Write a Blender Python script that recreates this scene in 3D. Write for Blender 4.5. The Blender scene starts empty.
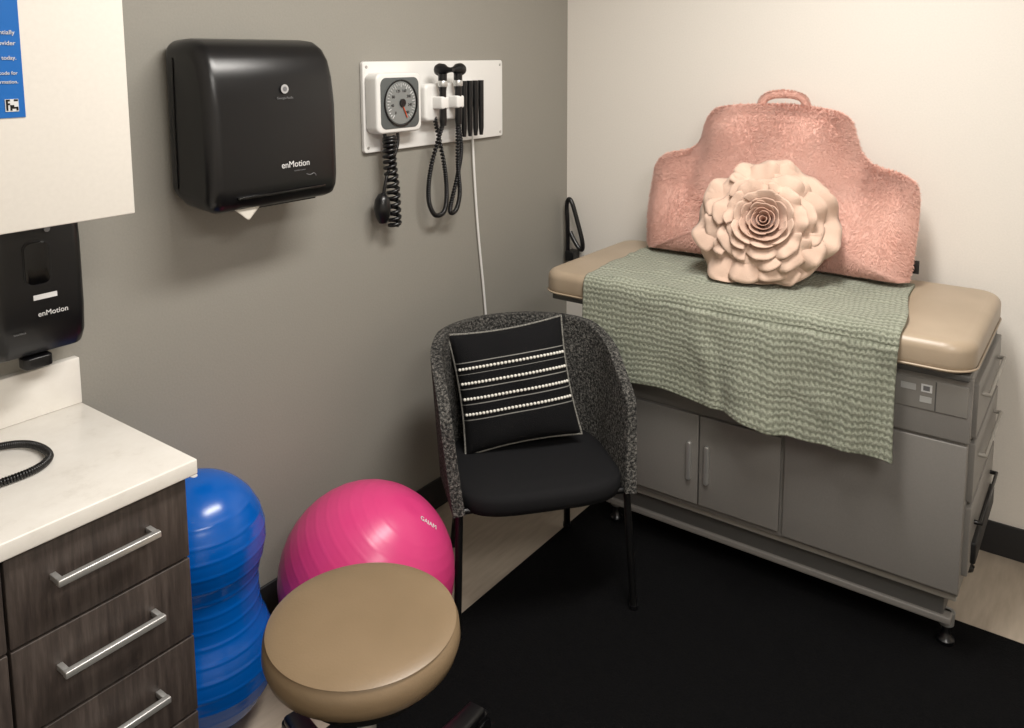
import bpy, bmesh, math, random
from mathutils import Vector, Matrix, noise
random.seed(4)
S=bpy.context.scene
COL=S.collection
try:
    S.view_settings.view_transform='Standard'
except Exception: pass

# ---------------- materials ----------------
def srgb(r,g,b):
    def c(v):
        v/=255.0
        return v/12.92 if v<=0.04045 else ((v+0.055)/1.055)**2.4
    return (c(r),c(g),c(b),1)
class M:
    def __init__(s,name,col,rough=.5,metal=0,spec=.5):
        s.m=bpy.data.materials.new(name); s.m.use_nodes=True
        s.nt=s.m.node_tree; s.b=s.nt.nodes['Principled BSDF']
        s.b.inputs['Base Color'].default_value=col
        s.b.inputs['Roughness'].default_value=rough
        s.b.inputs['Metallic'].default_value=metal
        s.b.inputs['Specular IOR Level'].default_value=spec
        s.tc=s.nt.nodes.new('ShaderNodeTexCoord')
    def n(s,t,**k):
        x=s.nt.nodes.new(t)
        for a,b in k.items(): setattr(x,a,b)
        return x
    def l(s,a,b): s.nt.links.new(a,b)
    def noise(s,scale,detail=4,stretch=(1,1,1),coord='Object',rough=.5):
        mp=s.n('ShaderNodeMapping'); mp.inputs['Scale'].default_value=stretch
        s.l(s.tc.outputs[coord],mp.inputs[0])
        t=s.n('ShaderNodeTexNoise'); t.inputs['Scale'].default_value=scale; t.inputs['Detail'].default_value=detail
        t.inputs['Roughness'].default_value=rough
        s.l(mp.outputs[0],t.inputs['Vector']); return t.outputs['Fac']
    def ramp(s,fac,stops,interp='LINEAR'):
        r=s.n('ShaderNodeValToRGB'); r.color_ramp.interpolation=interp
        e=r.color_ramp.elements
        while len(e)<len(stops): e.new(.5)
        for i,(p,c) in enumerate(stops): e[i].position=p; e[i].color=c
        s.l(fac,r.inputs[0]); return r.outputs[0]
    def col(s,o): s.l(o,s.b.inputs['Base Color']); return s
    def bump(s,fac,st=.2,dist=.01):
        b=s.n('ShaderNodeBump'); b.inputs['Strength'].default_value=st; b.inputs['Distance'].default_value=dist
        s.l(fac,b.inputs['Height']); s.l(b.outputs[0],s.b.inputs['Normal']); return s
    def math(s,op,a,b=None,c=None):
        x=s.n('ShaderNodeMath',operation=op)
        for i,v in enumerate((a,b,c)):
            if v is None: continue
            if isinstance(v,(int,float)): x.inputs[i].default_value=v
            else: s.l(v,x.inputs[i])
        return x.outputs[0]

def simple(name,c,rough=.5,metal=0,bs=0,bst=.1,var=0,spec=.5):
    m=M(name,srgb(*c),rough,metal,spec)
    f=m.noise(bs or 30,4)
    if var:
        a=srgb(*[max(0,v-var) for v in c]); b=srgb(*[min(255,v+var) for v in c])
        m.col(m.ramp(f,[(.3,a),(.7,b)]))
    if bst: m.bump(f,bst,.002)
    return m.m

wall_gray=simple('paint_gray',(146,143,135),.55,bs=180,bst=.15,var=2)
wall_white=simple('paint_white',(229,224,216),.6,bs=180,bst=.12,var=2)
ceil_m=simple('ceiling_white',(240,238,234),.8,bs=60,bst=.2,var=3)
m=M('floor_vinyl',srgb(186,172,155),.45)
f=m.noise(9,8,(1,6,1)); m.col(m.ramp(f,[(.3,srgb(170,157,141)),(.7,srgb(186,173,157))])); floor_m=m.m
m=M('rubber_mat',srgb(14,14,14),.95,spec=.10)
f=m.noise(220,3); m.col(m.ramp(f,[(.3,srgb(4,4,5)),(.75,srgb(15,15,16))])); m.bump(f,.5,.003); mat_m=m.m
base_m=simple('baseboard_rubber',(34,34,36),.5,bst=.05)
blk=simple('black_plastic',(15,15,17),.28,bs=400,bst=.05)
blk_matte=simple('black_matte',(15,15,16),.6,bs=300,bst=.1)
blkmetal=simple('black_metal',(17,17,18),.35,metal=.3,bst=.03)
chrome=simple('brushed_steel',(205,205,203),.35,metal=.75,bs=200,bst=.05)
white_pl=simple('white_plastic',(228,227,224),.35,bs=200,bst=.03)
white_cab=simple('white_laminate',(226,221,213),.4,bs=120,bst=.02,var=2)
whitep=simple('white_print',(215,215,215),.6,bst=0)
greyp=simple('gray_print',(110,110,112),.6,bst=0)
smoke=simple('smoked_window',(8,8,9),.1,bst=0)
m=M('quartz',srgb(228,222,212),.25)
f=m.noise(14,10,rough=.7); m.col(m.ramp(f,[(.25,srgb(212,207,199)),(.45,srgb(226,222,215)),(.8,srgb(234,231,225))])); quartz=m.m
m=M('dark_oak',srgb(78,68,62),.45)
f=m.noise(16,9,(6,6,.5),rough=.65); m.col(m.ramp(f,[(.25,srgb(42,36,34)),(.5,srgb(66,58,54)),(.75,srgb(88,79,74))])); m.bump(f,.15,.002); oak=m.m
m=M('tan_vinyl',srgb(158,134,108),.36)
f=m.noise(260,4); g=m.noise(5,3); m.col(m.ramp(g,[(.3,srgb(158,141,120)),(.7,srgb(171,154,133))])); m.bump(f,.12,.002); vinyl=m.m
m=M('stool_vinyl',srgb(140,118,90),.38)
f=m.noise(260,4); g=m.noise(6,3); m.col(m.ramp(g,[(.3,srgb(124,105,80)),(.7,srgb(134,114,89))])); m.bump(f,.12,.002); vinyl2=m.m
steel_gray=simple('enamel_gray',(124,121,117),.4,bs=200,bst=.03,var=2)
steel_dk=simple('enamel_gray_dark',(84,83,81),.45,bs=200,bst=.03)
pinkball=simple('pink_vinyl',(208,62,122),.32,bs=120,bst=.04)
blueball=simple('blue_vinyl',(0,88,178),.22,bs=120,bst=.04)
m=M('boucle',srgb(70,70,68),.95,spec=.2)
f=m.noise(140,3,rough=.7); m.col(m.ramp(f,[(.36,srgb(30,30,30)),(.5,srgb(74,73,71)),(.66,srgb(130,127,122))])); m.bump(f,1.0,.014); boucle=m.m
seatf=simple('black_fabric',(20,20,22),.85,bs=500,bst=.4,var=5,spec=.2)
def furmat(name,lo,mid,hi):
    m=M(name,srgb(*mid),.95,spec=.05)
    f=m.noise(11,4,rough=.5); m.col(m.ramp(f,[(.3,srgb(*lo)),(.5,srgb(*mid)),(.72,srgb(*hi))]))
    g=m.noise(230,4,(1,1,.5),rough=.8); m.bump(g,.4,.005); m.b.inputs['Sheen Weight'].default_value=.3; return m.m
fur=furmat('pink_fur',(224,176,162),(226,180,166),(229,184,170))
furt=furmat('pink_fur_tips',(226,178,163),(230,184,169),(234,191,177))
def felt(name,c,v=8):
    m=M(name,srgb(*c),.9,spec=.1); f=m.noise(12,4)
    m.col(m.ramp(f,[(.3,srgb(*[x-v for x in c])),(.7,srgb(*[min(255,x+v//2) for x in c]))]))
    m.bump(m.noise(300,3),.4,.003); m.b.inputs['Sheen Weight'].default_value=.15
    return m.m
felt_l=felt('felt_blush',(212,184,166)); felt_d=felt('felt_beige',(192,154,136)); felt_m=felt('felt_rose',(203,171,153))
# blanket
m=M('sage_knit',srgb(150,158,138),1,spec=.03)
sx=m.n('ShaderNodeSeparateXYZ'); m.l(m.tc.outputs['UV'],sx.inputs[0])
wob=m.math('MULTIPLY',m.math('SUBTRACT',m.noise(11,3),.5),.035)
wob2=m.math('MULTIPLY',m.math('SUBTRACT',m.noise(60,2),.5),.006)
vv=m.math('ADD',m.math('ADD',sx.outputs[1],wob),wob2); uu=m.math('ADD',m.math('ADD',sx.outputs[0],wob),wob2)
tri=m.math('PINGPONG',m.math('MULTIPLY',uu,60),.5)
p1=m.math('SINE',m.math('ADD',m.math('MULTIPLY',vv,2*math.pi*45),m.math('MULTIPLY',tri,3.6)))
p2=m.math('ABSOLUTE',m.math('SINE',m.math('MULTIPLY',uu,math.pi*60)))
h=m.math('ADD',m.math('MULTIPLY',p1,.30),m.math('MULTIPLY',p2,.3))
h=m.math('ADD',h,.32)
nz=m.noise(300,3,rough=.7); nz2=m.noise(7,3)
h2=m.math('ADD',m.math('MULTIPLY',h,.75),m.math('MULTIPLY',m.math('SUBTRACT',nz,.45),.9))
h2=m.math('ADD',h2,m.math('MULTIPLY',m.math('SUBTRACT',nz2,.5),.4))
m.col(m.ramp(h2,[(.0,srgb(118,122,106)),(.45,srgb(151,155,138)),(.95,srgb(182,185,168))])); m.bump(h2,.7,.010)
m.b.inputs['Sheen Weight'].default_value=.15; m.b.inputs['Sheen Roughness'].default_value=.6; knit=m.m
m=M('striped_cushion',srgb(20,20,22),.9,spec=.2)
sx=m.n('ShaderNodeSeparateXYZ'); m.l(m.tc.outputs['UV'],sx.inputs[0])
K=srgb(16,16,18); W=srgb(90,89,86); G=srgb(135,134,130)
SC=(.33,.455,.58,.70)
stops=[(0,K)]
for c in SC: stops+= [(c-.050,G),(c-.044,K),(c-.010,W),(c+.008,K)]
stops+=[(.745,G),(.752,K)]
band=m.ramp(sx.outputs[1],stops,'CONSTANT')
m.col(band); m.bump(m.noise(400,3),.5,.003); stripe=m.m
piping=simple('cushion_piping',(110,108,102),.9,bs=300,bst=.5,var=40)
beadm=simple('pom_trim',(228,225,217),.9,bs=300,bst=.3)
blue_p=simple('poster_blue',(14,100,180),.4,bst=0); yel_p=simple('poster_yellow',(245,190,40),.4,bst=0); navy=simple('poster_navy',(12,60,130),.4,bst=0)

# ---------------- geometry helpers ----------------
def empty(name,loc=(0,0,0)):
    e=bpy.data.objects.new(name,None); e.location=loc; COL.objects.link(e); return e
def add(name,me,mat,parent=None,smooth=True):
    o=bpy.data.objects.new(name,me); COL.objects.link(o)
    if mat: me.materials.append(mat)
    if smooth:
        for p in me.polygons: p.use_smooth=True
    if parent:
        o.parent=parent; o.matrix_parent_inverse=Matrix.Translation(-parent.location)
    return o
def autosmooth(o,ang=35):
    me=o.data; bm=bmesh.new(); bm.from_mesh(me)
    for e in bm.edges:
        if len(e.link_faces)==2 and e.calc_face_angle(0)>math.radians(ang): e.smooth=False
    bm.to_mesh(me); bm.free()
def box(name,x0,x1,y0,y1,z0,z1,mat,parent=None,bev=0,seg=3):
    bm=bmesh.new(); bmesh.ops.create_cube(bm,size=1)
    for v in bm.verts: v.co=Vector(((x0+x1)/2+v.co.x*(x1-x0),(y0+y1)/2+v.co.y*(y1-y0),(z0+z1)/2+v.co.z*(z1-z0)))
    if bev: bmesh.ops.bevel(bm,geom=bm.edges[:],offset=bev,segments=seg,affect='EDGES',profile=.5)
    me=bpy.data.meshes.new(name); bm.to_mesh(me); bm.free()
    o=add(name,me,mat,parent,smooth=bool(bev)); 
    if bev: autosmooth(o,50)
    return o
def prism(name,pts,axis,a0,a1,mat,parent=None,bev=0,seg=4,ang=40):
    def P(p,a):
        return {'z':(p[0],p[1],a),'y':(p[0],a,p[1]),'x':(a,p[0],p[1])}[axis]
    bm=bmesh.new(); A=[bm.verts.new(P(p,a0)) for p in pts]; B=[bm.verts.new(P(p,a1)) for p in pts]
    n=len(pts); bm.faces.new(A); bm.faces.new(B[::-1])
    for i in range(n): bm.faces.new((A[i],B[i],B[(i+1)%n],A[(i+1)%n]))
    bmesh.ops.recalc_face_normals(bm,faces=bm.faces)
    if bev:
        es=[e for e in bm.edges if e.calc_face_angle(0)>math.radians(ang)]
        bmesh.ops.bevel(bm,geom=es,offset=bev,segments=seg,affect='EDGES',profile=.5,clamp_overlap=True)
    me=bpy.data.meshes.new(name); bm.to_mesh(me); bm.free()
    o=add(name,me,mat,parent); autosmooth(o,40); return o
def rrect(x0,x1,y0,y1,r,seg=8):
    out=[]
    for cx,cy,a0 in ((x1-r,y1-r,0),(x0+r,y1-r,90),(x0+r,y0+r,180),(x1-r,y0+r,270)):
        for i in range(seg+1):
            a=math.radians(a0+90*i/seg); out.append((cx+r*math.cos(a),cy+r*math.sin(a)))
    return out
def tube(name,pts,r,mat,parent=None,cyclic=False,kind='NURBS',res=8):
    cu=bpy.data.curves.new(name,'CURVE'); cu.dimensions='3D'; cu.bevel_depth=r; cu.bevel_resolution=4; cu.use_fill_caps=True
    sp=cu.splines.new('POLY' if kind=='POLY' else 'NURBS'); sp.points.add(len(pts)-1)
    for i,p in enumerate(pts): sp.points[i].co=(*p,1)
    sp.use_cyclic_u=cyclic
    if kind!='POLY': sp.use_endpoint_u=not cyclic; sp.order_u=3; sp.resolution_u=res
    t=bpy.data.objects.new('tmp',cu); COL.objects.link(t)
    dg=bpy.context.evaluated_depsgraph_get(); dg.update()
    me=bpy.data.meshes.new_from_object(t.evaluated_get(dg)); bpy.data.objects.remove(t)
    me.materials.clear(); me.name=name
    return add(name,me,mat,parent)
def lathe(name,prof,c,mat,parent=None,seg=64,axis='z',ang=40,caps=True):
    bm=bmesh.new(); rings=[]
    for r,h in prof:
        ring=[]
        for i in range(seg):
            a=2*math.pi*i/seg; x,y=r*math.cos(a),r*math.sin(a)
            co={'z':(x,y,h),'y':(x,h,y),'x':(h,x,y)}[axis]
            ring.append(bm.verts.new(Vector(co)+Vector(c)))
        rings.append(ring)
    for a,b in zip(rings,rings[1:]):
        for i in range(seg): bm.faces.new((a[i],a[(i+1)%seg],b[(i+1)%seg],b[i]))
    if caps:
        for ring in (rings[0],rings[-1]): bm.faces.new(ring)
    bmesh.ops.remove_doubles(bm,verts=bm.verts,dist=1e-5)
    bmesh.ops.recalc_face_normals(bm,faces=bm.faces)
    me=bpy.data.meshes.new(name); bm.to_mesh(me); bm.free()
    o=add(name,me,mat,parent); autosmooth(o,ang); return o
def grid(name,nu,nv,fn,mat,parent=None,uv=True,solid=0):
    me=bpy.data.meshes.new(name); V=[];U=[];F=[]
    for j in range(nv+1):
        for i in range(nu+1):
            u=i/nu;v=j/nv; V.append(fn(u,v)); U.append((u,v))
    for j in range(nv):
        for i in range(nu):
            a=j*(nu+1)+i; F.append((a,a+1,a+nu+2,a+nu+1))
    me.from_pydata(V,[],F)
    if uv:
        l=me.uv_layers.new(name='UVMap')
        for lp in me.loops: l.data[lp.index].uv=U[lp.vertex_index]
    o=add(name,me,mat,parent)
    if solid:
        s=o.modifiers.new('s','SOLIDIFY'); s.thickness=solid; s.offset=0
    return o
def text(name,body,size,loc,rot,mat,parent,ext=.0004,align='CENTER'):
    cu=bpy.data.curves.new(name,'FONT'); cu.body=body; cu.size=size; cu.extrude=ext; cu.align_x=align
    t=bpy.data.objects.new('tmp',cu); COL.objects.link(t)
    dg=bpy.context.evaluated_depsgraph_get(); dg.update()
    me=bpy.data.meshes.new_from_object(t.evaluated_get(dg)); bpy.data.objects.remove(t); me.materials.clear()
    me.transform(Matrix.Translation(loc)@rot.to_matrix().to_4x4() if hasattr(rot,'to_matrix') else Matrix.Translation(loc)@rot)
    return add(name,me,mat,parent,smooth=False)
from mathutils import Euler
RW=Euler((math.pi/2,0,0))

# ---------------- room ----------------
XL,YB,H=-4.0,-3.8,2.45
box('floor',XL-.1,.1,YB-.1,.1,-.1,0,floor_m)
box('ceiling',XL-.1,.1,YB-.1,.1,H,H+.1,ceil_m)
box('wall_back',XL-.1,.1,0,.1,0,H,wall_gray)
box('wall_right',0,.1,YB,0,0,H,wall_white)
box('wall_left',XL-.1,XL,YB,0,0,H,wall_white)
box('wall_front',XL-.1,.1,YB-.1,YB,0,H,wall_white)
box('baseboard_back',-1.99,0,-.008,0,0,.105,base_m,bev=.002)
box('baseboard_right',-.008,0,YB,-.008,0,.105,base_m,bev=.002)
prism('floor_mat',rrect(-3.3,-.43,-3.2,-.43,.015),'z',0,.012,mat_m,bev=.004)
def panel(nm,x,y,sx,sy,p):
    e=empty(nm,(x,y,H))
    box('frame',x-sx/2-.02,x+sx/2+.02,y-sy/2-.02,y+sy/2+.02,H-.02,H,white_pl,e,bev=.003)
    L=bpy.data.lights.new('diffuser_light','AREA'); L.shape='RECTANGLE'; L.size=sx; L.size_y=sy; L.energy=p; L.color=(1,.958,.90)
    o=bpy.data.objects.new('diffuser_light',L); COL.objects.link(o); o.location=(x,y,H-.022); o.parent=e; o.matrix_parent_inverse=Matrix.Translation(-e.location)
panel('ceiling_light',-1.34,-1.22,1.1,.28,42)
panel('ceiling_light',-2.6,-2.5,1.1,.5,40)

# ---------------- upper cabinet ----------------
e=empty('upper_cabinet',(-2.6,-.2,1.6))
box('carcass',-3.4,-2.05,-.352,-.001,1.275,2.2,white_cab,e)
box('door_a',-2.74,-2.047,-.375,-.354,1.268,2.2,white_cab,e,bev=.002)
box('door_b',-3.4,-2.744,-.375,-.354,1.268,2.2,white_cab,e,bev=.002)
e=empty('poster',(-2.35,-.377,1.6)); Y=-.3765
box('sheet',-2.47,-2.222,Y,-.3751,1.455,1.78,blue_p,e)
box('top_band',-2.47,-2.222,Y-.0006,Y,1.715,1.78,navy,e)
lathe('sun_emblem',[(0,-.0012),(.05,-.0012),(.05,0),(0,0)],(-2.275,Y-.0002,1.715),yel_p,e,axis='y',seg=32)
for i,(z,b,sz) in enumerate(((1.588,'Speak confidentially',.010),(1.571,'with your provider',.010),(1.548,'Get help today.',.009),(1.524,'Scan the code for',.008),(1.510,'more information.',.008))):
    text('line_%d'%i,b,sz,(-2.230,Y-.001,z),RW,whitep,e,align='RIGHT')
box('code',-2.252,-2.232,Y-.001,Y,1.465,1.485,whitep,e)
for i in range(6):
    for j in range(6):
        if random.random()<.5: box('code_cell',-2.2508+i*.0030,-2.2478+i*.0030,Y-.0014,Y-.001,1.4665+j*.0030,1.4695+j*.0030,smoke,e)

# ---------------- base cabinet ----------------
e=empty('base_cabinet',(-2.6,-.2,0))
box('carcass',-3.4,-2.02,-.42,-.002,.09,.768,oak,e)
box('toe_kick',-3.4,-2.03,-.37,-.002,0,.09,base_m,e)
for i,(z0,z1) in enumerate(((.608,.762),(.448,.603),(.288,.443),(.095,.283))):
    box('drawer_%d'%i,-2.333,-2.017,-.441,-.42,z0,z1,oak,e,bev=.0015)
    zc={0:.700,1:.537,2:.374,3:.2}[i]
    a,b=-2.262,-2.095
    for s_ in (a,b): box('pull_post_%d'%i,s_-.005,s_+.005,-.468,-.441,zc-.005,zc+.005,chrome,e,bev=.001)
    box('pull_bar_%d'%i,a-.006,b+.006,-.476,-.464,zc-.006,zc+.006,chrome,e,bev=.002)
for i,(z0,z1) in enumerate(((.608,.762),(.095,.603))):
    box('front_%d'%i,-2.66,-2.338,-.441,-.42,z0,z1,oak,e,bev=.0015)
    box('front_b%d'%i,-2.99,-2.665,-.441,-.42,z0,z1,oak,e,bev=.0015)
box('countertop',-3.4,-2.0,-.457,-.001,.77,.80,quartz,e,bev=.003)
box('backsplash',-3.4,-2.0,-.022,-.001,.80,.903,quartz,e,bev=.002)

path=[(-2.30,-.10),(-2.24,-.112),(-2.195,-.125),(-2.168,-.155),(-2.16,-.2),(-2.17,-.243),(-2.205,-.268),(-2.26,-.27),(-2.32,-.26)]
def cr(P,t):
    n=len(P)-1; s=min(int(t*n),n-1); f=t*n-s
    p0=P[max(s-1,0)];p1=P[s];p2=P[s+1];p3=P[min(s+2,n)]
    return [0.5*((2*b)+(-a+c)*f+(2*a-5*b+4*c-d)*f*f+(-a+3*b-3*c+d)*f**3) for a,b,c,d in zip(p0,p1,p2,p3)]
def coil(name,P,R,turns,r,mat,parent,n=None):
    n=n or turns*10; out=[]
    for i in range(n+1):
        t=i/n; p=Vector(cr(P,t)); q=Vector(cr(P,min(1,t+.01)))-Vector(cr(P,max(0,t-.01))); q.normalize()
        ref=Vector((0,0,1)) if abs(q.z)<.9 else Vector((0,1,0))
        a=q.cross(ref).normalized(); b=q.cross(a)
        ph=2*math.pi*turns*t; out.append(p+R*(a*math.cos(ph)+b*math.sin(ph)))
    return tube(name,out,r,mat,parent,kind='POLY')
e=empty('coiled_cord',(-2.2,-.2,.8))
coil('cord',[(a,b,.8085) for a,b in path],.005,90,.0026,blk,e)

# ---------------- paper towel dispenser ----------------
e=empty('paper_towel_dispenser',(-1.56,-.1,1.19))
prof=[(-.002,1.590),(-.08,1.594),(-.12,1.589),(-.148,1.573),(-.168,1.545),(-.182,1.50),(-.19,1.43),(-.19,1.25),(-.186,1.22),(-.175,1.20),(-.155,1.192),(-.06,1.200),(-.002,1.225)]
prism('cover',prof,'x',-1.762,-1.384,blk,e,bev=.034,seg=7,ang=55)
box('front_recess',-1.70,-1.44,-.1925,-.186,1.222,1.228,smoke,e,bev=.001)
tube('cover_seam',[(-1.7635,-.05,1.245),(-1.7640,-.05,1.4),(-1.7635,-.055,1.55)],.0014,smoke,e,kind='POLY')
text('logo_text','enMotion',.022,(-1.532,-.1915,1.283),RW,whitep,e)
text('small_text','touchless system',.005,(-1.52,-.1915,1.272),RW,greyp,e)
tube('motion_wave',[(-1.50,-.1915,1.262),(-1.49,-.1915,1.256),(-1.475,-.1915,1.264),(-1.47,-.1915,1.254)],.001,greyp,e)
lathe('emblem',[(0,-.001),(.011,-.001),(.011,0),(0,0)],(-1.556,-.1895,1.474),simple('emblem_gray',(170,170,170),.5),e,axis='y',seg=24)
lathe('emblem_hole',[(0,-.001),(.006,-.001),(.006,0),(0,0)],(-1.556,-.1903,1.474),greyp,e,axis='y',seg=24)
text('maker_text','Georgia-Pacific',.008,(-1.556,-.1905,1.45),RW,greyp,e)
box('paper_slot',-1.66,-1.44,-.15,-.10,1.188,1.198,smoke,e)
grid('paper_tab',6,6,lambda u,v:(-1.695+.075*u*(1-v*.95)+.035*v,-.165-.004*v,1.198-.030*v),simple('paper',(205,200,190),.8),e,solid=.0008)

# ---------------- soap dispenser ----------------
e=empty('soap_dispenser',(-2.09,-.05,.95))
dz=.022
prof=[(-.002,1.25),(-.07,1.25),(-.092,1.238),(-.104,1.21),(-.108,1.15),(-.108,1.02),(-.103,.965),(-.088,.938),(-.06,.928),(-.03,.932),(-.002,.95)]
prof=[(a,b+dz) for a,b in prof]
prism('cover',prof,'x',-2.19,-2.014,blk,e,bev=.024,seg=6,ang=55)
prism('refill_window',rrect(-2.132,-2.085,1.105,1.19,.014),'y',-.111,-.107,smoke,e,bev=.0015)
prism('window_rim',rrect(-2.135,-2.082,1.102,1.193,.016),'y',-.1095,-.107,blk_matte,e,bev=.001)
text('logo_text','enMotion',.015,(-2.085,-.110,1.040),RW,whitep,e)
box('label',-2.12,-2.075,-.1095,-.1075,1.074,1.084,whitep,e)
lathe('emblem',[(0,-.001),(.006,-.001),(.006,0),(0,0)],(-2.085,-.1075,1.213),greyp,e,axis='y',seg=24)
prism('nozzle',rrect(-2.14,-2.085,-.10,-.06,.012),'z',.932,.955,blk,e,bev=.003)
text('small_text','touchless',.006,(-2.15,-.1095,1.012),RW,greyp,e)

# ---------------- diagnostic wall panel ----------------
e=empty('diagnostic_wall_unit',(-.8,0,1.4))
prism('backboard',rrect(-1.135,-.455,1.264,1.536,.01),'y',-.014,-.0005,white_pl,e,bev=.003)
for x in (-1.12,-.47):
    for z in (1.280,1.520): lathe('screw',[(0,-.002),(.004,-.002),(.005,0),(0,0)],(x,-.014,z),chrome,e,axis='y',seg=16)
gg=simple('gauge_gray',(86,90,90),.5)
prism('gauge_case',rrect(-1.13,-.938,1.322,1.502,.022),'y',-.065,-.014,white_pl,e,bev=.008)
prism('gauge_face',rrect(-1.115,-.953,1.336,1.488,.022),'y',-.067,-.064,gg,e,bev=.001)
G0=(-1.034,1.412)
lathe('gauge_dial',[(0,-.003),(.063,-.003),(.066,0),(0,0)],(G0[0],-.067,G0[1]),simple('dial_gray',(125,128,127),.4),e,axis='y',seg=48)
lathe('gauge_ring',[(.067,-.001),(.067,-.005),(.070,-.005),(.070,-.001)],(G0[0],-.067,G0[1]),blk,e,axis='y',seg=48,caps=False)
for i in range(31):
    a=math.radians(-140+i*280/30); c=(G0[0]+.059*math.sin(a),G0[1]+.059*math.cos(a))
    L=.012 if i%3==0 else .006
    tube('tick_%d'%i,[(c[0],-.0708,c[1]),(c[0]-L*math.sin(a),-.0708,c[1]-L*math.cos(a))],.0011,whitep,e,kind='POLY')
for i in range(0,8):
    a=math.radians(-140+i*40)
    text('number_%d'%i,str(i*40),.012,Vector((G0[0]+.038*math.sin(a),-.0705,G0[1]+.038*math.cos(a)-.004)),RW,smoke,e)
tube('needle',[(G0[0],-.073,G0[1]),(G0[0]+.022,-.073,G0[1]-.045)],.0018,simple('needle_orange',(200,80,40),.5),e,kind='POLY')
lathe('needle_hub',[(0,-.008),(.012,-.008),(.012,0),(0,0)],(G0[0]+.004,-.067,G0[1]),blk,e,axis='y',seg=20)
tube('hose_feed',[(-1.08,-.04,1.33),(-1.08,-.045,1.31),(-1.075,-.05,1.29),(-1.06,-.05,1.285)],.006,blk,e)
coil('hose_coil',[(-1.065,-.05,1.31),(-1.068,-.05,1.24),(-1.055,-.05,1.14),(-1.052,-.05,1.035)],.016,16,.0062,blk,e)
tube('bulb_tube',[(-1.03,-.045,1.33),(-1.02,-.05,1.29),(-1.09,-.05,1.19),(-1.098,-.05,1.13)],.005,blk,e)
lathe('bulb',[(0,-.050),(.012,-.046),(.022,-.025),(.026,0),(.022,.026),(.011,.042),(0,.046)],(-1.103,-.05,1.100),blk,e,seg=24)
prism('transformer',rrect(-.915,-.72,1.345,1.465,.018),'y',-.06,-.014,white_pl,e,bev=.01)
prism('speculum_dispenser',rrect(-.725,-.615,1.40,1.46,.012),'y',-.05,-.014,white_pl,e,bev=.006)
for i in range(4):
    x=-.735+i*.030
    lathe('speculum_tube_%d'%i,[(0,-.105),(.006,-.105),(.009,-.08),(.010,.08),(0,.08)],(x,-.066,1.39),blk,e,seg=20)
for i,(x,z) in enumerate(((-.865,1.44),(-.79,1.44))):
    box('cradle_%d'%i,x-.018,x+.018,-.10,-.055,1.385,1.425,white_pl,e,bev=.006)
    lathe('handle_%d'%i,[(0,-.13),(.010,-.128),(.012,-.11),(.011,-.02),(.014,.0),(.014,.035),(0,.038)],(x,-.088,1.46),blk,e,seg=24)
    lathe('handle_band_%d'%i,[(.0145,-.005),(.0155,-.003),(.0155,.012),(.0145,.014)],(x,-.088,1.46),chrome,e,seg=24,caps=False)
    lathe('head_%d'%i,[(0,-.045),(.006,-.045),(.010,-.02),(.019,-.005),(.021,.012),(.017,.022),(0,.024)],(x+.004,-.085,1.508),blk,e,axis='y' if i==0 else 'x',seg=24)
coil('instrument_cord_a',[(-.865,-.085,1.335),(-.895,-.06,1.2),(-.898,-.05,1.1),(-.87,-.05,1.042),(-.825,-.05,1.045),(-.81,-.05,1.1),(-.82,-.05,1.2),(-.87,-.055,1.36)],.004,100,.0040,blk,e)
coil('instrument_cord_b',[(-.79,-.085,1.335),(-.775,-.07,1.2),(-.755,-.06,1.1),(-.775,-.06,1.045),(-.805,-.06,1.05),(-.765,-.06,1.16),(-.745,-.06,1.25),(-.76,-.055,1.36)],.004,100,.0040,blk,e)
tube('power_cord',[(-.63,-.014,1.33),(-.625,-.012,1.22),(-.60,-.009,.95),(-.565,-.009,.7),(-.545,-.009,.5),(-.54,-.009,.32)],.0045,white_pl,e)
box('power_outlet',-.575,-.505,-.008,-.0005,.26,.37,white_pl,e,bev=.002)

# ---------------- exercise balls ----------------
def ball(name,c,R,mat,rot,parent=None):
    bm=bmesh.new(); bmesh.ops.create_uvsphere(bm,u_segments=96,v_segments=160,radius=1)
    for v in bm.verts:
        lat=math.asin(max(-1,min(1,v.co.z))); k=0
        if abs(lat)<1.15: k=.003*max(0,math.cos(lat*46))**6
        if abs(lat)>1.42: k=-.012*(abs(lat)-1.42)/.15
        v.co*=R*(1+k)
    bm.transform(rot.to_matrix().to_4x4()); bm.transform(Matrix.Translation(c))
    me=bpy.data.meshes.new(name); bm.to_mesh(me); bm.free(); return add(name,me,mat,parent)
e=empty('exercise_ball',(-1.457,-.325,0))
ball('ball',(-1.457,-.325,.225),.225,pinkball,Euler((.5,.35,0)),e)
cd=Vector((.28,-.60,.60)).normalized()
zz=cd; xx=Vector((0,0,1)).cross(zz).normalized(); yy=zz.cross(xx)
Rm=Matrix((xx,yy,zz)).transposed().to_4x4()@Matrix.Rotation(-1.15,4,'Z')
text('ball_print','GAIAM',.018,Vector((-1.457,-.325,.225))+cd*.2255,Rm,whitep,e)
e=empty('peanut_exercise_ball',(-1.84,-.175,0))
prof=[]
n=220
for i in range(n+1):
    t=i/n; z=.0005+t*.606
    def lobe(zc,R): 
        d=R*R-(z-zc)**2; return math.sqrt(d) if d>0 else 0
    a=lobe(.162,.162); b=lobe(.457,.150)
    waist=.130*math.exp(-((z-.315)/.12)**2)
    r=(a**5+b**5+waist**5)**(1/5)
    if z>.55 or z<.05: r=max(a,b)
    r*=1+.008*max(0,math.cos(2*math.pi*z/.034))**4 if .05<z<.55 else 1
    prof.append((max(r,.0001),z))
lathe('body',prof,(-1.838,-.175,0),blueball,e,seg=96,ang=80)
lathe('valve',[(0,.0),(.008,.0),(.008,.003),(0,.003)],(-1.838,-.175,.605),white_pl,e,seg=16)

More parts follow.
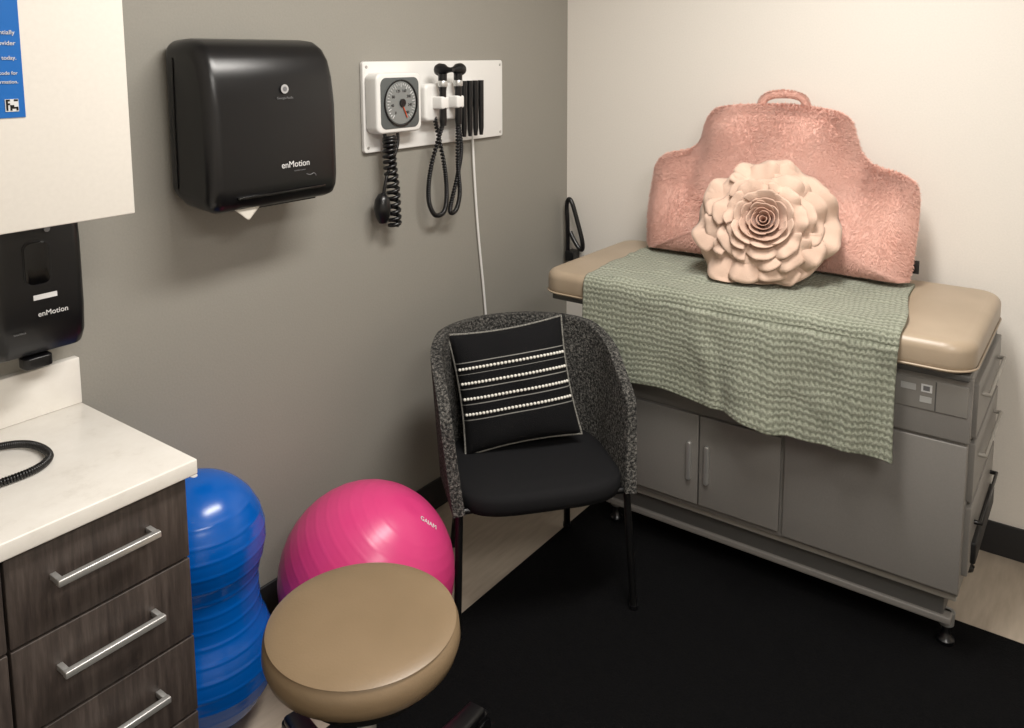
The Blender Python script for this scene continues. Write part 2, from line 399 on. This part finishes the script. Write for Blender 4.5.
# ---------------- stool ----------------
cx,cy=-1.863,-.75
e=empty('rolling_stool',(cx,cy,0))
R=.18
prof=[(0,.425),(.10,.425),(R-.02,.427),(R-.004,.436),(R+.002,.455),(R,.478),(R-.008,.4895),(R-.005,.4915),(R-.012,.4945),(R-.03,.4985),(R-.07,.501),(0,.502)]
prof=[(r,z+.018) for r,z in prof]
lathe('seat_cushion',prof,(cx+.006,cy+.010,0),vinyl2,e,seg=96,ang=60)
lathe('seat_plate',[(0,.405),(.12,.405),(.13,.442),(0,.442)],(cx,cy,0),blk_matte,e)
lathe('gas_column',[(0,.10),(.026,.10),(.026,.27),(.018,.28),(.018,.41),(0,.41)],(cx,cy,0),chrome,e,seg=32)
lathe('hub',[(0,.06),(.05,.06),(.05,.10),(.03,.13),(0,.13)],(cx,cy,0),blk,e,seg=32)
for k in range(5):
    a=math.radians(3+72*k); d=Vector((math.cos(a),math.sin(a),0)); s=Vector((-d.y,d.x,0)); c=Vector((cx,cy,0))
    def fn(u,v,d=d,s=s,c=c):
        w=.036*(1-u)+.022*u; th=2*math.pi*v; hh=.018*(1-u)+.012*u
        sx=abs(math.cos(th))**.5*(1 if math.cos(th)>0 else -1); sz=abs(math.sin(th))**.5*(1 if math.sin(th)>0 else -1)
        return c+d*(.03+.32*u)+s*(w*sx)+Vector((0,0,.095-.012*u+hh*sz))
    grid('base_arm_%d'%k,12,24,fn,blk,e)
    p=c+d*.34
    tube('caster_stem_%d'%k,[p+Vector((0,0,.085)),p+Vector((0,0,.045))],.008,chrome,e,kind='POLY')
    for q in (-1,1):
        w0=p+s*(.013*q)+d*.012
        bm=bmesh.new(); bmesh.ops.create_cone(bm,cap_ends=True,segments=32,radius1=.0255,radius2=.0255,depth=.018)
        bmesh.ops.bevel(bm,geom=[x for x in bm.edges if len(x.link_faces)==2 and x.calc_face_angle(0)>1],offset=.004,segments=3,affect='EDGES')
        bm.transform(Matrix.Translation(w0+Vector((0,0,.0385)))@s.to_track_quat('Z','Y').to_matrix().to_4x4())
        me=bpy.data.meshes.new('w'); bm.to_mesh(me); bm.free(); autosmooth(add('caster_wheel_%d_%d'%(k,q+1),me,blk,e))
    w0=p+d*.012
    box('caster_hood_%d'%k,w0.x-.020,w0.x+.020,w0.y-.020,w0.y+.020,.052,.076,blk,e,bev=.008)

# ---------------- chair ----------------
wv=Vector((.766,-.644,0)); fv=Vector((-.644,-.766,0)); cc0=Vector((-.972,-.494,0))
def CH(a,b,z): return cc0+wv*a+fv*b+Vector((0,0,z))
e=empty('tub_armchair',tuple(cc0))
def seatpts(k):
    o=[]
    for i in range(48):
        t=2*math.pi*i/48; c,s=math.cos(t),math.sin(t)
        ex=.5
        a=.240*abs(c)**ex*(1 if c>0 else -1); b=.225*abs(s)**ex*(1 if s>0 else -1)
        if b<0: a*=1-.22*(b/.225)**2
        o.append((a*k,b*k))
    return o
bm=bmesh.new(); rings=[]
for k,z in ((.0,.342),(.9,.342),(.98,.347),(1.0,.362),(1.0,.382),(.975,.395),(.9,.401),(.6,.405),(.0,.406)):
    rings.append([bm.verts.new(CH(a,b,z)) for a,b in seatpts(max(k,.001))])
for A,B in zip(rings,rings[1:]):
    for i in range(48): bm.faces.new((A[i],A[(i+1)%48],B[(i+1)%48],B[i]))
bmesh.ops.remove_doubles(bm,verts=bm.verts,dist=1e-3); bmesh.ops.recalc_face_normals(bm,faces=bm.faces)
me=bpy.data.meshes.new('seat'); bm.to_mesh(me); bm.free(); add('seat',me,seatf,e)
def shell(u,v):
    p=u*2-1; sg=1 if p>0 else -1; q=abs(p)
    A=.240+.022*v; B=.205+.035*v; bc=-.02
    ex=.95
    if q<.62:
        th=q/.62*math.pi/2; a=sg*A*math.sin(th)**ex; b=bc-B*max(math.cos(th),0)**ex
    else:
        a=sg*A; b=bc+(q-.62)/.38*(.215-.05*v)
    top=.742-.03*q**2
    if q>.40: 
        x=(q-.40)/.60; top-= .125*x**1.15
    if q>.94: top-=.025*((q-.94)/.06)**2
    z=.350+(top-.350)*v
    return CH(a,b,z)
o=grid('back_and_arms',96,24,shell,boucle,e,solid=.032)
b=o.modifiers.new('b','BEVEL'); b.width=.013; b.segments=4; b.limit_method='ANGLE'; b.angle_limit=math.radians(60)
for nm,a,b_,ta,tb in (('leg_front_left',-.25,.2,-.235,.17),('leg_front_right',.25,.2,.235,.17),('leg_back_left',-.19,-.235,-.165,-.16),('leg_back_right',.19,-.235,.165,-.16)):
    P=CH(a,b_,0); zf=.0122 if (P.y<-.43 and P.x<-.43) else 0
    tube(nm,[CH(a,b_,zf+.004),CH(ta,tb,.36)],.0105,blkmetal,e,kind='POLY')
    lathe(nm+'_glide',[(0,0),(.013,0),(.013,.012),(0,.012)],CH(a,b_,zf),blk,e,seg=20)
for s in (-1,1): tube('seat_rail',[CH(.235*s,.17,.35),CH(.165*s,-.16,.35)],.009,blkmetal,e,kind='POLY')
tube('seat_rail_front',[CH(-.235,.17,.35),CH(.235,.17,.35)],.009,blkmetal,e,kind='POLY')

PW=.350
def cush(side,Mx,w,h,t,wr,u,v,lift=0):
    x=u*2-1;y=v*2-1
    pin=1-.07*(1-abs(x)**2)*(abs(y)**3) ; pin2=1-.07*(1-abs(y)**2)*(abs(x)**3)
    X=x*w/2*pin2; Yy=y*h/2*pin
    k=max(0,(1-abs(x)**2.6)*(1-abs(y)**2.6))**.45
    nn=noise.noise(Vector((X*9,Yy*9,side*3.1)))*wr*3*k
    return Mx@Vector((X,Yy,side*t/2*k+nn+side*lift))
def frame(c,nrm,roll=0):
    z=Vector(nrm).normalized(); x=Vector((0,0,1)).cross(z).normalized(); y=z.cross(x)
    return Matrix.Translation(c)@Matrix((x,y,z)).transposed().to_4x4()@Matrix.Rotation(roll,4,'Z')
pc=CH(-.022,-.085,.580)
nrm=fv*.93+Vector((0,0,.32))-wv*.10
MX=frame(pc,nrm,math.radians(7))
e=empty('throw_pillow',tuple(pc))
grid('cushion_front',40,40,lambda u,v:cush(1,MX,PW,PW,.11,.004,u,v),stripe,e)
grid('cushion_back',40,40,lambda u,v:cush(-1,MX,PW,PW,.11,.004,u,v),stripe,e)
bm=bmesh.new()
for c in SC:
    for i in range(31):
        u=.035+.93*i/30
        p=cush(1,MX,PW,PW,.11,.004,u,c-.001,.0015)
        bmesh.ops.create_icosphere(bm,subdivisions=2,radius=.0046,matrix=Matrix.Translation(p))
me=bpy.data.meshes.new('pom'); bm.to_mesh(me); bm.free(); add('pom_trim_rows',me,beadm,e)
pp=[]
for i in range(120):
    t=i/120*4; s=int(t); f_=(t-s)*2-1
    x,y={0:(f_,-1),1:(1,f_),2:(-f_,1),3:(-1,-f_)}[s]
    pin=1-.07*(1-abs(x)**2)*(abs(y)**3); pin2=1-.07*(1-abs(y)**2)*(abs(x)**3)
    pp.append(MX@Vector((x*PW/2*pin2,y*PW/2*pin,0)))
tube('piping',pp,.0035,piping,e,cyclic=True,kind='POLY')
for x,y in ((-1,1),(1,1)):
    q=MX@Vector((x*PW*.52,y*PW*.51,0))
    lathe('tassel',[(0,-.03),(.007,-.03),(.006,-.008),(.004,0),(0,.002)],q,blk_matte,e,seg=12)

# ---------------- exam table ----------------
e=empty('exam_table',(-.36,-1.0,0))
X0=-.62; XB=-.09
prism('pad',rrect(-.676,XB,-1.575,-.33,.07),'z',.780,.862,vinyl,e,bev=.026,seg=6)
tube('pad_welt',[(a,b,.793) for a,b in rrect(-.6765,XB+.0005,-1.5755,-.3295,.07)],.003,vinyl,e,cyclic=True,kind='POLY')
box('top_deck',-.65,XB-.01,-1.565,-.36,.764,.781,steel_dk,e,bev=.004)
box('body',X0+.003,XB-.01,-1.565,-.52,.19,.768,steel_gray,e,bev=.004)
box('apron_front',X0-.008,X0+.01,-1.57,-.52,.60,.765,steel_gray,e,bev=.003)
box('panel_front',X0-.006,X0+.01,-1.566,-1.122,.20,.592,steel_gray,e,bev=.003)
box('door_a',X0-.010,X0+.01,-.868,-.66,.21,.49,steel_gray,e,bev=.003)
box('door_b',X0-.010,X0+.01,-1.112,-.872,.21,.49,steel_gray,e,bev=.003)
box('door_header',X0-.004,X0+.01,-1.115,-.52,.497,.592,steel_gray,e,bev=.002)
box('panel_left',X0-.004,X0+.01,-.655,-.52,.20,.49,steel_gray,e,bev=.002)
for i,y in enumerate((-.842,-.898)):
    prism('door_pull_%d'%i,rrect(y-.007,y+.007,.285,.405,.006),'x',X0-.022,X0-.01,chrome,e,bev=.003)
box('control_strip',X0-.011,X0,-1.562,-1.36,.665,.745,simple('strip_gray',(134,131,126),.35),e,bev=.003)
box('strip_seam',X0-.0115,X0-.0105,-1.492,-1.489,.667,.743,steel_dk,e)
box('label_a',X0-.0125,X0-.010,-1.445,-1.41,.712,.728,simple('label_gray',(170,170,168),.5),e)
box('label_b',X0-.0125,X0-.010,-1.482,-1.457,.712,.732,whitep,e)
box('label_b_print',X0-.0130,X0-.0125,-1.477,-1.462,.716,.728,greyp,e)
box('label_c',X0-.0125,X0-.010,-1.482,-1.455,.685,.700,simple('label_gray3',(175,175,172),.5),e)
box('plinth',-.575,XB-.03,-1.53,-.53,.095,.19,steel_dk,e,bev=.004)
rail=simple('rail_gray',(158,154,147),.35)
box('base_rail',-.60,-.55,-1.56,-.53,.165,.19,rail,e,bev=.004)
box('base_rail_low',-.585,-.55,-1.55,-.53,.085,.105,steel_gray,e,bev=.004)
for x,y in ((-.545,-1.535),(-.545,-.55),(-.14,-1.53),(-.14,-.55)):
    zf=.012 if x<-.43 else 0
    lathe('foot',[(0,zf),(.020,zf),(.022,zf+.012),(.014,zf+.02),(.010,zf+.035),(.010,.1),(0,.1)],(x,y,0),blk,e,seg=24)
    lathe('foot_collar',[(.0,.065),(.018,.065),(.02,.1),(0,.1)],(x,y,0),chrome,e,seg=24)
for i,(z0,z1) in enumerate(((.60,.74),(.43,.585),(.23,.415))):
    box('end_drawer_%d'%i,-.58,-.12,-1.578,-1.562,z0,z1,steel_gray,e,bev=.003)
    zc=(z0+z1)/2+.02
    tube('end_pull_%d'%i,[(-.50,-1.578,zc),(-.50,-1.594,zc),(-.18,-1.594,zc),(-.18,-1.578,zc)],.006,rail if i<2 else blk,e,kind='POLY')
box('step_front',-.53,-.16,-1.59,-1.565,.24,.30,blk_matte,e,bev=.006)

e=empty('stirrup_arm',(-.06,-.09,.8))
tube('arm_loop',[(-.04,-.03,.74),(-.045,-.035,.86),(-.045,-.025,.96),(-.05,-.05,.985),(-.05,-.085,.88),(-.05,-.11,.80),(-.05,-.105,.765),(-.05,-.07,.80),(-.045,-.045,.84)],.009,blk,e)
box('arm_bracket',-.055,-.001,-.065,-.025,.72,.76,blk,e,bev=.005)

# ---------------- blanket ----------------
yl,yr=-.500,-1.412
zt=.8672
def blanket(u,v):
    L1=.466; La=.07; L2=.275; tot=L1+La+L2; s=v*tot
    y=yl+(yr-yl)*u
    if s<L1:
        x=-.195-s; z=zt
        y+= (1-s/L1)*.060*u
        y+= (1-s/L1)*.02*(1-u)
        y+= .006*math.sin(x*14)*u
    elif s<L1+La:
        t=(s-L1)/La*math.pi/2; r=.035; x=-.661-r*math.sin(t)*.66; z=zt-r*(1-math.cos(t))
    else:
        d=s-L1-La; k=d/L2; z=zt-.035-d
        x=-.6841
        yy=y+.07*k*math.sin(y*6)
        fr=min(1,max(0,(u-.20)*3.4))
        fold=max(0,math.sin(yy*12+1.5))**1.5*.044+max(0,math.sin(yy*27+.5))**2*.014
        x-= fold*k**.75*fr + .010*fr
        x-= .003*k
        y+= .014*k*math.sin(z*16+1)*u*(1-u)*3 + (u-.5)*-.03*k*k + .014*k*max(0,u-.8)*5
        z+= .016*k*math.sin(y*7+.9) + .004*k*math.sin(y*23) + (-.008*k*u)
    n1=noise.noise(Vector((x*6,y*5,z*6))); n2=noise.noise(Vector((x*15,y*13,z*10+3)))
    wr=.008*max(0,n1)+.007*max(0,n2)
    if s<L1:
        z+=wr*1.6*min(1,s/.12)
    else: x-=wr*1.6*min(1,max(0,(u-.15)*4))
    return (x,y,z)
o=grid('knit_blanket',220,200,blanket,knit,None,solid=.008)

# ---------------- pink backrest pillow ----------------
e=empty('backrest_pillow',(-.16,-.9,.87))
out=[(-.425,.0),(-.443,.12),(-.440,.24),(-.432,.288),(-.40,.322),(-.345,.335),(-.305,.345),(-.278,.378),(-.266,.44),(-.24,.482),(-.19,.500),(-.08,.508),(0,.510),(.08,.506),(.18,.492),(.228,.462),(.250,.41),(.272,.365),(.315,.328),(.37,.315),(.42,.298),(.448,.26),(.454,.15),(.447,.02),(.43,-.006),(.3,-.006),(.1,-.004),(-.1,-.004),(-.3,-.006),(-.41,-.006)]
def smooth_outline(P,n):
    o=[]; N=len(P)
    for i in range(n):
        t=i/n*N; s=int(t); f=t-s
        p0,p1,p2,p3=P[(s-1)%N],P[s%N],P[(s+1)%N],P[(s+2)%N]
        o.append([0.5*((2*b)+(-a+c)*f+(2*a-5*b+4*c-d)*f*f+(-a+3*b-3*c+d)*f**3) for a,b,c,d in zip(p0,p1,p2,p3)])
    return o
N=300; OL=smooth_outline(out,N); C=(0,.2)
def pilp(side,u,v):
    v=max(0.0,min(1.0,v))
    uu=(u%1)*N; i=int(uu)%N; f=uu-int(uu); A=OL[i]; B=OL[(i+1)%N]
    p=(A[0]+(B[0]-A[0])*f,A[1]+(B[1]-A[1])*f); r=v
    X=C[0]+(p[0]-C[0])*r; Z=C[1]+(p[1]-C[1])*r
    T=(.090 if side>0 else .070)*max(0.0,1-r**3.4)**.5
    n3=Vector((X,Z,side)); T2=T
    if r<.999:
        T2+= .012*noise.noise(n3*6)*min(1,(1-r)*6)
        T2-= .026*math.exp(-((abs(X)-.275)/.045)**2)*max(0,min(1,(Z-.12)/.15))*min(1,(1-r)*5)
    lean=-.235+.135*(Z/.5)
    return Vector((lean-side*T2, -.912-X*.975, .885+Z*.99))
grid('front',N,70,lambda u,v:pilp(1,u,v),fur,e); grid('back',N,50,lambda u,v:pilp(-1,u,v),fur,e)
rg=random.Random(3); V=[];F=[]
def tuft(p,nrm,L,w):
    fl=Vector((0,noise.noise(p*9)*.45,noise.noise(p*9+Vector((7,3,1)))*.35-.5))
    d=(nrm*.62+fl+Vector((rg.uniform(-.25,.25),rg.uniform(-.25,.25),rg.uniform(-.25,.25)))).normalized()
    if d.dot(nrm)<.25: d=(d+nrm*(.4)).normalized()
    sd=d.cross(nrm)
    if sd.length<1e-4: sd=Vector((0,1,0))
    sd.normalize(); i=len(V)
    m_=p+d*L*.55
    t_=p+d*L-nrm*L*.15
    V.extend((p-sd*w-nrm*.001,p+sd*w-nrm*.001,m_+sd*w*.8,m_-sd*w*.8,t_)); F.append((i,i+1,i+2,i+3)); F.append((i+3,i+2,i+4))
for side,cnt in ((1,105000),(-1,10000)):
    for _ in range(cnt):
        u=rg.random(); v=math.sqrt(rg.random()) if rg.random()<.82 else rg.uniform(.9,.998)
        if side<0: v=rg.uniform(.88,.998)
        v=min(v,.997)
        p=pilp(side,u,v); a=pilp(side,u+.004,v)-pilp(side,u-.004,v); b=pilp(side,u,min(v+.008,1))-pilp(side,u,v-.012)
        nn=a.cross(b)
        if nn.length<1e-9: continue
        nn.normalize()
        if nn.x*side>0 and v<.9: nn=-nn
        out_=p-Vector((-.235+.135*.4,-.912,.885+.2))
        if v>=.9 and nn.dot(Vector((-side*.3,out_.y,out_.z)))<0: nn=-nn
        if p.z<.893 : continue
        tuft(p,nn,rg.uniform(.007,.012),rg.uniform(.0008,.0012))
me=bpy.data.meshes.new('fur_pile'); me.from_pydata(V,[],F); add('fur_pile',me,furt,e)
hp=[(-.10,-.835,1.375),(-.098,-.842,1.402),(-.096,-.868,1.418),(-.096,-.912,1.423),(-.096,-.956,1.418),(-.098,-.982,1.402),(-.10,-.990,1.37)]
tube('carry_handle',hp,.012,fur,e)
V=[];F=[]
for _ in range(4000):
    t=rg.random(); c=Vector(cr(hp,t)); a=rg.uniform(0,2*math.pi); tg=(Vector(cr(hp,min(1,t+.02)))-Vector(cr(hp,max(0,t-.02)))).normalized()
    n1=tg.cross(Vector((1,0,0))).normalized(); nn=n1*math.cos(a)+Vector((1,0,0))*math.sin(a)
    tuft(c+nn*.011,nn,.007,.001)
me=bpy.data.meshes.new('handle_fur'); me.from_pydata(V,[],F); add('handle_fur',me,furt,e)
box('fabric_tag',-.21,-.205,-1.365,-1.343,.905,.945,blk_matte,e,bev=.001)

# ---------------- flower pillow ----------------
FC=Vector((-.425,-.976,1.044)); FM=frame(FC,(-.93,-.24,.42),0)@Matrix.Scale(.81,4)
e=empty('flower_pillow',tuple(FC))
bm_prof=[(0,-.06),(.10,-.055),(.15,-.038),(.17,-.012),(.17,.0),(.15,.02),(.10,.035),(0,.04)]
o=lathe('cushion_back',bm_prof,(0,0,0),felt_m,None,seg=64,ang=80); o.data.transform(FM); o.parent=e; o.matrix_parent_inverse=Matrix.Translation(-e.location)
rng=random.Random(11)
rings=[
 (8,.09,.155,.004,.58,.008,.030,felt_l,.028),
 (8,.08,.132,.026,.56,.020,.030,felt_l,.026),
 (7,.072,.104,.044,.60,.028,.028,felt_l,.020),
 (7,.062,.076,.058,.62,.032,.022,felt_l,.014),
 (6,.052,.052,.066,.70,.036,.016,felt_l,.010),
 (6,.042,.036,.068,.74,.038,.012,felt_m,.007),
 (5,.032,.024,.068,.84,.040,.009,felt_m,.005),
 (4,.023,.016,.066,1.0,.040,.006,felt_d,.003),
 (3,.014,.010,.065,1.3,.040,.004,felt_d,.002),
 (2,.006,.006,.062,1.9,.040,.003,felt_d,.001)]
for ri,(n,r0,ext,hh,da,z0,curl,mt,wav) in enumerate(rings):
    for k in range(n):
        th=2*math.pi*k/n+ri*.9+rng.uniform(-.10,.10); ph=rng.uniform(0,6); sc=rng.uniform(.90,1.08)
        def fn(u,v,th=th,ph=ph,sc=sc,r0=r0,ext=ext,hh=hh,da=da,z0=z0,curl=curl,wav=wav):
            x=u*2-1
            ve=v*(1-.24*abs(x)**3.2)*sc
            ang=th+x*da*(.75+.35*v)
            r=r0+ext*ve+x*.12*(r0+ext*.3)+curl*.3*ve**4
            z=z0+hh*ve-curl*ve**4*(1 if ext>.06 else .3)+x*.008
            w=wav*ve**2.5*math.sin(x*4.6+ph)+wav*.3*ve**4*math.sin(x*11+ph*2)
            z+=w; r+=w*.30
            P=FM@Vector((r*math.cos(ang),r*math.sin(ang),z))
            if P.z<.884: # petals fold where they rest on the blanket
                P.x-= (.884-P.z)*.5; P.z=.884-(.884-P.z)*.12
            return P
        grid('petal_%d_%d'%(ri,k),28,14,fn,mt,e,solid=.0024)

# ---------------- world & camera ----------------
w=bpy.data.worlds.new('w'); S.world=w; w.use_nodes=True
w.node_tree.nodes['Background'].inputs[0].default_value=(.8,.85,1,1); w.node_tree.nodes['Background'].inputs[1].default_value=.2
yaw,pit,rol=.6363,.1216,-.0044
h=Vector((math.cos(yaw),math.sin(yaw),0)); r=Vector((math.sin(yaw),-math.cos(yaw),0)); up=Vector((0,0,1))
f=h*math.cos(pit)-up*math.sin(pit); u=h*math.sin(pit)+up*math.cos(pit)
r2=r*math.cos(rol)+u*math.sin(rol); u2=-r*math.sin(rol)+u*math.cos(rol)
cam=bpy.data.cameras.new('camera'); co=bpy.data.objects.new('camera',cam); COL.objects.link(co)
co.matrix_world=Matrix.Translation((-2.83,-1.81,1.55))@Matrix((r2,u2,-f)).transposed().to_4x4()
cam.sensor_width=36; cam.sensor_fit='HORIZONTAL'; cam.lens=823.9*36/1024; cam.shift_y=-(364-156.8)/1024; cam.clip_start=.02
S.camera=co
